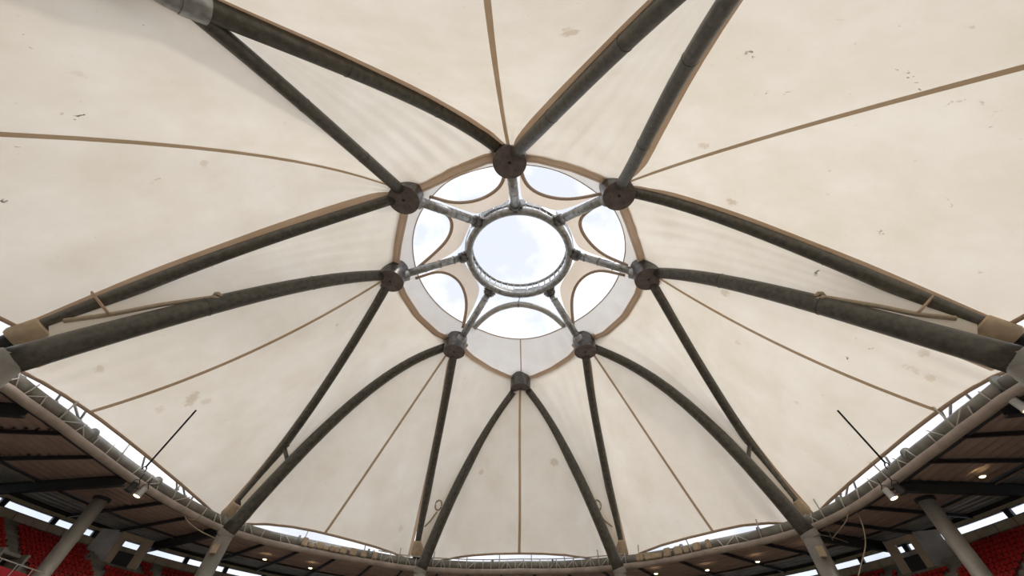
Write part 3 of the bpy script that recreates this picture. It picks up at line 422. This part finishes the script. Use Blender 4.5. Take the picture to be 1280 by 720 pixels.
# ---------------------------------------------------------------- columns
def column(name, p, z1, r, label, z0=-1.7, m='column'):
    t = thing(name, label, 'column', (p.x, p.y, z0))
    tube('shaft', [(p.x, p.y, z0), (p.x, p.y, z1)], r, m, t, 24)
    lathe('base_collar', [(r+.1, 0), (r+.1, .12), (r, .12)], (p.x, p.y, z0), 'column', t, 24)
    if name == 'stand_column': lathe('head_plate', [(r, -.25), (r+.14, -.2), (r+.14, 0)], (p.x, p.y, z1), 'dark', t, 24)
    return t
column('stand_column', at(-102.0, 36, 0), 14.6, .56, 'grey tubular column standing in the left stand under the roof beam')
column('stand_column', at(99.0, 36, 0), 14.6, .56, 'grey tubular column standing in the right stand under the roof beam')

# ---------------------------------------------------------------- tent steelwork
HUBN = {'0': 'top', '1L': 'upper left', '1R': 'upper right', '2L': 'middle left', '2R': 'middle right', '3L': 'lower left', '3R': 'lower right', '4': 'bottom'}
ENDN = {'A': 'left foot of the bottom bay', 'a': 'right foot of the bottom bay', 'B': 'lower left rim corner', 'b': 'lower right rim corner',
        'C': 'left edge of the photo', 'c': 'right edge of the photo', 'D': 'upper left corner', 'd': 'top right, past the frame'}
curve = {}
for k in list(D):
    if k.startswith(('thick_', 'thin_')):
        kind, c_ = k.split('_'); P = resample(smoothen(D[k], 1), 25); curve[c_] = P; e = c_[-1]; h = c_[0]+('' if c_[0] in '04' else 'L' if e.isupper() else 'R')
        if kind == 'thick':
            t = thing('arch_tube', 'thick dark steel arch tube from %s hub to %s' % (HUBN[h], ENDN[e]), 'tube', P[-1], 'thick arch tubes of the tent')
            rr = (.56, .65) if e in 'Aa' else (.58, .72) if e in 'Bb' else (.60, .80) if e in 'Cc' else (.56, .60) if e == 'D' else (.56, .42)
        else:
            t = thing('ridge_tube', 'slender dark steel tube from %s hub to %s' % (HUBN[h], ENDN[e]), 'tube', P[-1], 'slender tubes of the tent')
            rr = (.52, .50) if e not in 'Dd' else (.55, .42)
        tube('shaft', P, rr, 'tube', t, 20)
        for f in (.33, .66):      # site welds stand slightly proud
            i = int(f*24); d_ = (P[i+1]-P[i]).normalized(); r_ = rr[0]+(rr[1]-rr[0])*f; s_, w_, _ = frame_of(d_)
            lathe('weld_band', [(r_-.02, -.04), (r_+.025, -.03), (r_+.025, .03), (r_-.02, .04)], P[i], 'tube', t, 24, (s_, w_, d_), False)
        if kind == 'thick':
            E_ = P[-1]; d_ = (P[-1]-P[-2]).normalized(); s_, w_, _ = frame_of(d_); r_ = rr[1]
            if e in 'Cc':
                lathe('end_sleeve', [(r_+.06, -.1), (r_+.09, 0), (r_+.09, 1.6), (r_+.06, 1.7)], E_, 'archcol', t, 28, (s_, w_, d_))
            elif e == 'D':
                lathe('end_sleeve', [(r_+.04, -1.1), (r_+.17, -1.1), (r_+.17, 0), (r_+.1, 0), (r_+.1, 1.6)], E_-d_*.2, 'galv', t, 28, (s_, w_, d_))
                tube('outer_tube', [E_+d_*1.0, E_+d_*4+Vector((0, 0, -1.0)), E_+d_*6+Vector((0, 0, -3.4))], r_+.06, 'galv', t, 20)
            else:
                lathe('end_sleeve', [(r_, -.3), (r_+.06, -.2), (r_+.06, .25), (r_, .3)], E_, 'archcol', t, 28, (s_, w_, d_))
            if e != 'D':
                ct = column('arch_column', E_, E_.z+.2, r_, 'grey tubular column under the arch tube foot at %s' % ENDN[e], -1.7, 'archcol')
                if e in 'Bb':
                    s1 = 1 if e == 'B' else -1
                    box('junction_box', (E_.x+.25*s1, E_.y-.82, E_.z-1.5), (.55, .25, .8), 'tan', ct, None, .03)
        else:
            # canvas sleeve and black foot at the rim
            if e not in 'Dd':
                d_ = (P[-1]-P[-3]).normalized(); s_, w_, _ = frame_of(d_); E_ = P[-1]
                lathe('canvas_sleeve', [(.56, -1.6), (.68, -1.5), (.80, -.2), (.7, 0)], E_, 'tan', t, 12, (s_, w_, d_))
                lathe('foot_fitting', [(.5, 0), (.5, .5), (.38, .55), (.38, .95), (.55, 1.0), (.55, 1.25)], E_, 'black', t, 16, (s_, w_, d_))

HZ = 35.0; hubc = {h: V(p) for h, p in D['hub'].items()}
for h, p in hubc.items():
    r = 1.55 if h not in ('3L', '3R', '4') else 1.46
    t = thing('hub', 'round dark steel hub at the %s of the tent eye' % HUBN[h] if h in ('0', '4') else 'round dark steel hub at the %s of the tent eye' % HUBN[h], 'hub', p, 'steel hubs round the tent eye')
    lathe('drum', [(r, .04), (r, 2.5), (r-.1, 2.6)], p, 'hubside', t, 48)
    lathe('bottom_plate', [(.16, .03), (.16, 0), (r-.02, 0), (r+.01, .03), (r+.01, .07)], p, 'hubface', t, 48, None, False)
    lathe('plate_hole', [(.02, .30), (.17, .28), (.17, .01)], p, 'black', t, 20)
    for k in range(3): box('plate_bolt', (p.x+.85*math.cos(k*2.1+1), p.y+.85*math.sin(k*2.1+1), p.z-.02), (.09, .09, .06), 'black', t)
    # beige canvas cap wrapping the outer half of the drum top
    ao = math.atan2(p.y, p.x); rows = []
    for (rr, zz) in ((r+.02, 1.95), (r+.30, 1.80), (r+.36, 2.05), (r+.1, 2.25)):
        rows.append([Vector((p.x+rr*math.cos(ao+q), p.y+rr*math.sin(ao+q), p.z+zz)) for q in [(-1.75+3.5*j/24) for j in range(25)]])
    patch('canvas_cap', rows, 'webbing', t)
    if h in D['spoke']:
        a, b = [V(q) for q in D['spoke'][h]]; d_ = (b-a).normalized(); s_, w_, _ = frame_of(d_)
        lathe('spoke_socket', [(.2, -.9), (.66, -.9), (.66, .25), (.55, .3)], p+Vector((0, 0, 1.6))+Vector((d_.x, d_.y, 0)).normalized()*(r-.1), 'galv', t, 24, (s_, w_, d_))

# spokes
RC = Vector((.25, -.17, 41.3)); RR = 6.4
for h, (a, b) in D['spoke'].items():
    a, b = V(a), V(b); p = hubc[h]; d0 = Vector((b.x-p.x, b.y-p.y, 0)).normalized(); a = p+d0*1.5+Vector((0, 0, 1.75)); 
    rad = Vector((b.x-RC.x, b.y-RC.y, 0)).normalized(); b = RC+rad*(RR+.55)
    t = thing('spoke', 'galvanised steel spoke from the %s hub up to the centre ring' % HUBN[h], 'strut', a, 'galvanised spokes of the centre ring')
    tube('shaft', [a, a.lerp(b, .5), b], .50 if h in ('0', '1L', '1R') else .46, 'galv', t, 20)
    d_ = (b-a).normalized(); s_, w_, _ = frame_of(d_)
    for f in (.3, .55, .8): lathe('joint_band', [(.5, -.05), (.53, -.04), (.53, .04), (.5, .05)], a.lerp(b, f), 'galv', t, 20, (s_, w_, d_), False)
    lathe('clamp_collar', [(.52, -.75), (.66, -.7), (.66, -.25), (.56, -.2), (.56, .05), (.70, .1), (.70, .42), (.4, .5)], b, 'hubside', t, 20, (s_, w_, d_))
    for sgn in (-1, 1): box('clamp_ear', b+s_*(.68*sgn)-d_*.1, (.22, .35, .85), 'galv', t, (s_, w_, d_), .03)
    lathe('clamp_bolt', [(.09, -.95), (.09, .95)], b-d_*.1, 'pale', t, 8, (w_, d_, s_))

# centre ring
t = thing('centre_ring', 'round steel compression ring at the open eye of the tent', 'ring', RC)
circ = lambda r, z, n=72: [RC+Vector((r*math.cos(2*PI*k/n), r*math.sin(2*PI*k/n), z)) for k in range(n)]
tube('lower_ring', circ(RR, 0), .46, 'galv', t, 20, True)
tube('inner_channel', circ(RR-.15, .52), .16, 'pale', t, 10, True)
tube('upper_ring', circ(RR-.1, 1.95), .20, 'galv', t, 12, True)
for k in range(44):
    a = 2*PI*k/44; c_ = RC+Vector(((RR-.12)*math.cos(a), (RR-.12)*math.sin(a), 1.2))
    box('ladder_post', c_, (.09, .20, 1.45), 'pale', t, (Vector((-math.sin(a), math.cos(a), 0)), Vector((math.cos(a), math.sin(a), 0)), Vector((0, 0, 1))))
for k in range(22):
    if k in (3, 8): continue
    a = 2*PI*(k+.5)/22; c_ = RC+Vector(((RR+.55)*math.cos(a), (RR+.55)*math.sin(a), 1.25))
    box('cladding_plate', c_, (1.82, .05, 1.35), 'plate' if k % 3 else 'galv', t, (Vector((-math.sin(a), math.cos(a), 0)), Vector((math.cos(a), math.sin(a), 0)), Vector((0, 0, 1))))

# grey bow tube closing the double opening at the bottom
t = thing('bow_tube', 'curved grey steel bow between the two lower spokes, under the ring', 'tube', D['bow'][3])
bw = smoothen(resample(D['bow'], 33), 8); tube('shaft', bw, .40, 'pale', t, 16)
lathe('centre_joint', [(.42, -.12), (.46, -.1), (.46, .1), (.42, .12)], bw[16], 'galv', t, 16, frame_of(bw[17]-bw[15]))
tube('ring_link', [bw[16], RC+Vector((0, RR, 0))], .06, 'galv', t, 8)

# ---------------------------------------------------------------- canvas
UP = Vector((0, 0, 1)); NU, NV, NG = 49, 21, 65
def bnd(c_, end=None, f=1.0, lift=.85):
    P = resample([p+UP*lift for p in curve[c_]], NU)
    if f < 1: P = resample(P[:max(2, int(NU*f))], NU)
    if end is not None: dlt = V(end)-P[-1]; P = [p+dlt*((i/(NU-1))**4) for i, p in enumerate(P)]
    return P
GORE = {'4': ('4A', '4a', '4'), '3L': ('3B', '3A', '3L'), '3R': ('3a', '3b', '3R'), '2L': ('2C', '2B', '2L'), '2R': ('2b', '2c', '2R'), '1L': ('1D', '1C', None), '1R': ('1c', '1d', None), '0': ('0d', '0D', None)}
bounds = {}
for h, (l, r, sc) in GORE.items():
    if sc:
        S = [V(p) for p in D['scal'][sc]]
        if sc in ('3R', '2R'): S = S[::-1]
    seam = resample(smoothen(D['seam_'+h], 1), NU)
    L = bnd(l, S[0] if sc else None); R_ = bnd(r, S[-1] if sc else None)
    if not sc:
        e0, e1, mid = L[-1], R_[-1], seam[-1]
        
        S = [e0]+[V(p) for p in D['edge_'+h][0]]+[mid]+[V(p) for p in D['edge_'+h][1]]+[e1]
    # split the edge at the point nearest the seam foot, then pin the seam to it
    S2 = resample(smoothen(S, 1), 61); ix = min(range(8, 53), key=lambda i: (S2[i]-seam[-1]).length)
    dlt = S2[ix]-seam[-1]; seam = [p+dlt*((i/(NU-1))**3) for i, p in enumerate(seam)]
    Ea, Eb = resample(S2[:ix+1], NV), resample(S2[ix:], NV)
    dl = (L[0]-seam[0]); mk = lambda a, b: [a.lerp(b, j/(NV-1)) for j in range(NV)]
    rowsA = coons(L, seam, mk(L[0], seam[0]), Ea); rowsB = coons(seam, R_, mk(seam[0], R_[0]), Eb)
    rnd = random.Random(hash(h) % 97 if False else sum(map(ord, h))); ph = [rnd.uniform(0, 6) for _ in range(6)]
    def ruffle(rows, side):
        nu, nv = len(rows), len(rows[0])
        for i in range(1, nu-1):
            u = i/(nu-1)
            for j in range(1, nv-1):
                v = j/(nv-1); w = v if side == 0 else 1-v      # w: 0 at the tube, 1 at the seam
                a = .14*math.exp(-u*7)*math.sin(v*26+ph[0])+.22*math.exp(-(1-u)*5)*math.sin(v*24+ph[1]+u*4)*(1-w)
                a += .05*math.sin(u*9+v*5+ph[2])*math.sin(PI*v)+.07*math.exp(-w*9)*math.sin(u*17+ph[3])
                sag = -.28*math.sin(PI*w)*math.sin(PI*u)
                rows[i][j] = rows[i][j]+UP*(a+sag)
        return rows
    ruffle(rowsA, 0); ruffle(rowsB, 1)
    rows = [a+b[1:] for a, b in zip(rowsA, rowsB)]
    lab = {'0': 'beige canvas bay above the top hub, brown seam leaning left', '1L': 'beige canvas bay at far left with curving brown seam', '1R': 'pale canvas bay at far right with long rising seam',
           '2L': 'beige canvas bay left, seam ending at the left rim truss', '2R': 'beige canvas bay right, seam ending at the right rim truss', '3L': 'beige canvas bay lower left with scalloped foot',
           '3R': 'beige canvas bay lower right with scalloped foot', '4': 'beige canvas bay at bottom centre with upright seam'}[h]
    t = thing('canvas_bay', lab, 'canopy', L[NU//2], 'large canvas bays of the tent')
    patch('cloth', rows, 'canvas', t)
    sw = .2
    srows = [[p-UP*.04+q*sw for q in (Vector((0, 0, 0)),)] for p in seam]
    sn = []
    for q in (-1, 0, 1):
        rr = []
        for i, p in enumerate(seam):
            tt = seam[min(i+1, NU-1)]-seam[max(i-1, 0)]; s_ = Vector((-tt.y, tt.x, 0)).normalized(); rr.append(p+s_*(q*sw*.8)-UP*(.05+.05*(q == 0)))
        sn.append(rr)
    patch('seam_strip', sn, 'seam', t)
    tube('edge_hem', S2, .13, 'hem', t, 8, False, 1.0)
    # webbing beside each tube, on the canvas side
    for c_, P in ((l, L), (r, R_)):
        thick = c_ in ('4A', '4a', '3B', '3b', '2C', '2c'); cen = seam[NU//2]-P[NU//2]; tt = P[NU//2+1]-P[NU//2-1]; sd = 1 if Vector((-tt.y, tt.x, 0)).dot(cen) > 0 else -1
        a_, b_ = (.0, .75) if thick else (.0, 1.15)
        if h == '0': a_, b_ = 0, (2.3 if c_ == '0D' else 1.35)
        if c_ == '1d': a_, b_ = 0, 1.5
        if c_ in ('1D',): a_, b_ = .1, .35
        strip = [[], [], []]
        for i in range(NU-1):
            row = rows[i] if P is L else rows[i][::-1]; f = i/(NU-1); aa, bb = a_, a_+(b_-a_)*(1-.55*f)
            for q, dist in enumerate((aa, (aa+bb)/2, bb)):
                acc = 0; pt = row[-1]
                for u_, v_ in zip(row, row[1:]):
                    l_ = (v_-u_).length
                    if acc+l_ >= dist: pt = u_.lerp(v_, (dist-acc)/max(l_, 1e-6)); break
                    acc += l_
                strip[q].append(pt-UP*(.10 if q != 1 else .15))
        if c_ != '1D': patch('edge_webbing', strip, 'webbing', t)
    bounds[h] = (L, R_)

strap = [V(p) for p in D['strap']]
SEG = {('0', '1L'): (0, 4), ('1L', '2L'): (4, 6), ('2L', '3L'): (6, 10), ('3L', '4'): (10, 14), ('4', '3R'): (14, 18), ('3R', '2R'): (18, 22), ('2R', '1R'): (22, 25), ('1R', '0'): (25, 29)}
TRI = {('0', '1L'): ('0D', '1D'), ('1L', '2L'): ('1C', '2C'), ('2L', '3L'): ('2B', '3B'), ('3L', '4'): ('3A', '4A'), ('4', '3R'): ('4a', '3a'), ('3R', '2R'): ('3b', '2b'), ('2R', '1R'): ('2c', '1c'), ('1R', '0'): ('1d', '0d')}
for (h, g), (i0, i1) in SEG.items():
    S = [strap[k % len(strap)] for k in range(i0, i1+1)]
    S = [hubc[h]+UP*1.9]+S[1:-1]+[hubc[g]+UP*1.9]; S = resample(smoothen(S, 1), 25)
    lo = 'between the %s and %s hubs' % (HUBN[h], HUBN[g])
    t = thing('hub_strap', 'brown stitched webbing strap %s' % lo, 'strap', S[12], 'webbing straps between the hubs')
    patch('webbing', band(S, 1, -.52, .52, -.16), 'webbing', t); 
    for q in (-.3, .3): patch('stitch_line', band(S, 1, q-.03, q+.03, -.22), 'hem', t)
    a, b = TRI[(h, g)]; L = bnd(a, f=.97); R_ = bnd(b, f=.97)
    T = resample(S, NG); L = [p+(T[0]-L[0])*math.exp(-i/2.2) for i, p in enumerate(L)]; R_ = [p+(T[-1]-R_[0])*math.exp(-i/2.2) for i, p in enumerate(R_)]
    B = [L[-1].lerp(R_[-1], j/(NG-1)) for j in range(NG)]
    rows = coons(L, R_, T, B)
    for i in range(1, NU-1):
        u = i/(NU-1)
        for j in range(1, NG-1):
            v = j/(NG-1); amp = .30 if (h, g) in (('1R', '0'), ('2R', '1R')) else .22 if g == '1L' or h == '0' else .12
            rows[i][j] = rows[i][j]+UP*(min(1, u*9)*amp*1.2*math.exp(-u*4.5)*math.sin(PI*v)**.5*(math.sin(v*38+u*3)+.5*math.sin(v*23+u*9+1))+.03*math.sin(u*14+v*4)+.25*math.sin(PI*v)*math.sin(PI*u)*1.0)
    tt = thing('canvas_gusset', 'narrow beige canvas gusset fanning out %s' % lo, 'canopy', L[NU//2], 'narrow canvas gussets of the tent')
    patch('cloth', rows, 'infill', tt)

# collar film between the straps and the openings
CC = Vector((.2, .8, 0))
def loop(Pts, n=160):
    Q = sorted([(math.atan2(p.y-CC.y, p.x-CC.x), math.hypot(p.x-CC.x, p.y-CC.y), p.z) for p in Pts]); Q = [(Q[-1][0]-2*PI,)+Q[-1][1:]]+Q+[(Q[0][0]+2*PI,)+Q[0][1:]]
    out = []
    for k in range(n):
        a = -PI+2*PI*k/n
        for (a_, r_, z_), (b_, s_, y_) in zip(Q, Q[1:]):
            if a_ <= a <= b_: w = (a-a_)/(b_-a_+1e-9); out.append(Vector((CC.x+(r_+(s_-r_)*w)*math.cos(a), CC.y+(r_+(s_-r_)*w)*math.sin(a), z_+(y_-z_)*w))); break
    return out
lens = loop([V(p) for p in D['lens']]); so_ = loop(strap)
for _ in range(3): lens = [(lens[i-1]+lens[i]*2+lens[(i+1) % 160])/4 for i in range(160)]
rows = []
for k in range(9):
    w = k/8; rows.append([so_[i % 160].lerp(lens[i % 160], w)+UP*((.17*math.sin(i*1.31)+.08*math.sin(i*2.3+1))*math.sin(PI*w)*(1-.3*w)-.25*math.sin(PI*w)) for i in range(161)])
t = thing('collar', 'thin pale translucent collar cloth between hub straps and eye openings', 'canopy', lens[0])
patch('cloth', rows, 'film', t); tube('cable_hem', lens, .07, 'hem', t, 8, True)
i4 = min(range(160), key=lambda i: abs(math.atan2((so_[i]-CC).y, (so_[i]-CC).x)-PI/2)); patch('seam_strip', band([so_[i4].lerp(lens[i4], q/6)-UP*.28*math.sin(PI*q/6) for q in range(7)], 1, -.08, .08, -.08), 'seam', t)
AN = {'0_1L': 'upper left of the centre ring', '1L_2L': 'left of the centre ring, upper one', '2L_3L': 'left of the centre ring, lower one', '3R_2R': 'right of the centre ring, lower one', '2R_1R': 'right of the centre ring, upper one', '1R_0': 'upper right of the centre ring'}
for k, A in D['arch'].items():
    A = smoothen(resample(A, 25), 9); A = resample([A[0]+(A[0]-A[2]).normalized()*.9]+A+[A[-1]+(A[-1]-A[-3]).normalized()*.9], 25); rows = [[], [], [], []]
    for i, p in enumerate(A):
        w = max(0.0, math.sin(PI*i/24))**.38; d_ = Vector((p.x-RC.x, p.y-RC.y, 0)).normalized(); q = RC+d_*(RR+.75)+UP*.7
        for j in range(4): rows[j].append(p.lerp(q, w*j/3*.96)-UP*(.15*math.sin(PI*j/3)))
    t = thing('eye_apron', 'beige crescent of canvas at the %s' % AN[k], 'canopy', A[12], 'canvas crescents round the centre ring')
    patch('cloth', rows, 'apron', t); tube('edge_hem', [p-UP*.02 for p in A], .20, 'hem', t, 10, False, .6)

# ---------------------------------------------------------------- ties, stays, ropes, lights
def near(c_, f): P = curve[c_]; x = f*(len(P)-1); i = min(int(x), len(P)-2); return P[i].lerp(P[i+1], x-i)
for P_, Q_, side in D['ties']:
    t = thing('tie_rope', 'beige rope stretched beside the thick tube at the %s photo edge' % side, 'rope', P_[0], 'tie ropes of the tent')
    tube('line', smoothen(resample(P_, 17), 2), .16, 'rope', t, 8); a = V(P_[0])
    bm = bmesh.new(); tubebm(bm, [a+Vector((.35*math.cos(q), .15*math.cos(q*2), .28*math.sin(q))) for q in [k*PI/5 for k in range(10)]], .15, 8, True); obj('knot', bm, 'rope', t, True)
    t2 = thing('tie_strap', 'short brown strap from slender tube to rope at the %s photo edge' % side, 'strap', Q_[0], 'tie straps of the tent')
    tube('webbing', resample(Q_, 7), .2, 'webbing', t2, 8, False, .4)
for P_, Q_, nm in D['loops']:
    t = thing('tie_rope', 'pale looped rope on the %s arch tube of the bottom bay' % nm, 'rope', P_[0], 'tie ropes of the tent')
    tube('line', resample(P_, 9), .10, 'rope', t, 8); q0 = V(Q_)
    tube('loop', [q0+Vector((.42*math.cos(q), .1, .6*math.sin(q))) for q in [k*PI/6 for k in range(12)]], .11, 'rope', t, 8, True)
for c_, th, nm in (('3B', '2B', 'left'), ('3b', '2b', 'right')):
    b = near(th, .72); a = min((near(c_, .6+.02*k) for k in range(20)), key=lambda p: (p-b).length-.0*p.z); a = near(c_, .75)
    t = thing('link_bracket', 'dark steel link joining arch tube and slender tube, lower %s' % nm, 'bracket', a, 'link brackets')
    tube('link_bar', [a, b], .22, 'tube', t, 10); lathe('pin', [(.16, -.6), (.16, .6)], b, 'black', t, 12, (UP, (b-a).normalized().cross(UP).normalized(), (b-a).normalized().cross(UP).normalized().cross(UP)))
for (p0, p1, side) in D['rods']:
    p0, p1 = V(p0), V(p1); t = thing('stay_rod', 'black stay rod hooked from the %s rim to the canvas' % side, 'rod', p0, 'black stay rods')
    d_ = (p1-p0).normalized(); tube('bar', [p0, p1], .075, 'black', t, 8)
    tube('hook', [p0+Vector((.0, .22*math.cos(q), .22*math.sin(q)-.25)) for q in [k*PI/5-.8 for k in range(8)]], .05, 'black', t, 8)
def spot(p, lit, label, s=1.0):
    t = thing('spotlight', label, 'lamp', p, 'rim spotlights'); ax = Vector((-.2 if p.x < 0 else .2, -.1, -1)).normalized(); s_, w_, _ = frame_of(ax)
    lathe('housing', [(.18*s, -.32*s), (.26*s, -.3*s), (.28*s, .25*s), (.34*s, .42*s)], p, 'pale' if lit else 'black', t, 16, (s_, w_, ax))
    lathe('lens', [(.26*s, .40*s), (.25*s, .46*s)], p, 'lamp' if lit else 'dark', t, 16, (s_, w_, ax))
    tube('yoke', [p+s_*.33*s, p+s_*.33*s-ax*.4*s, p-ax*.6*s, p-s_*.33*s-ax*.4*s, p-s_*.33*s], .035, 'black', t, 8)
    tube('hanger', [p-ax*.6*s, p-ax*.6*s+UP*.5], .04, 'black', t, 8)
for p, lit, lab, s in D['spots']: spot(V(p), lit, lab, s)
for p, lab in D['downs']:
    p = V(p); t = thing('downlight', lab, 'lamp', p, 'stand roof downlights')
    lathe('rim', [(.26, .10), (.30, 0), (.22, -.02)], p, 'pale', t, 20, None, False); lathe('bulb', [(.21, -.01), (.18, -.05), (.05, -.07)], p, 'lamp', t, 20)
for pts, lab in D['cables']:
    t = tube('hanging_cable', smoothen(resample(pts, 21), 3), .045, 'rope', None, 6); tag(t, lab, 'cable')
# folded canvas bundles lying in the rim truss
for (d0, d1, side) in ((226, 210, 'left'), (131, 147, 'right')):
    k = 0; d = d0
    while abs(d-d0) < 16:
        w = random.uniform(.5, .95); h = random.uniform(.35, .85); c_ = rimP(d, -.18, 15.32+h/2); a = math.radians(d)
        X_ = Vector((math.cos(a), math.sin(a), 0)); Y_ = Vector((math.sin(a), -math.cos(a), 0))
        o = box('canvas_bundle', c_, (w, .3, h), 'tan', None, (X_, Y_, UP), .07)
        k += 1; tag(o, 'folded tan canvas bundle in the %s rim truss, %s from the corner column' % (side, nth(k)), 'bundle', 'canvas bundles in the %s rim truss' % side)
        d += random.uniform(1.0, 2.6)*(1 if d1 > d0 else -1)
# struts from the ring beam out to the canvas edge
for a, b, lab in D['struts']:
    t = thing('edge_strut', lab, 'strut', a, 'edge struts above the ring beam'); tube('bar', [a, b], .09, 'pale', t, 8)
    lathe('foot_plate', [(.2, 0), (.2, .06), (.1, .08)], a, 'pale', t, 12)
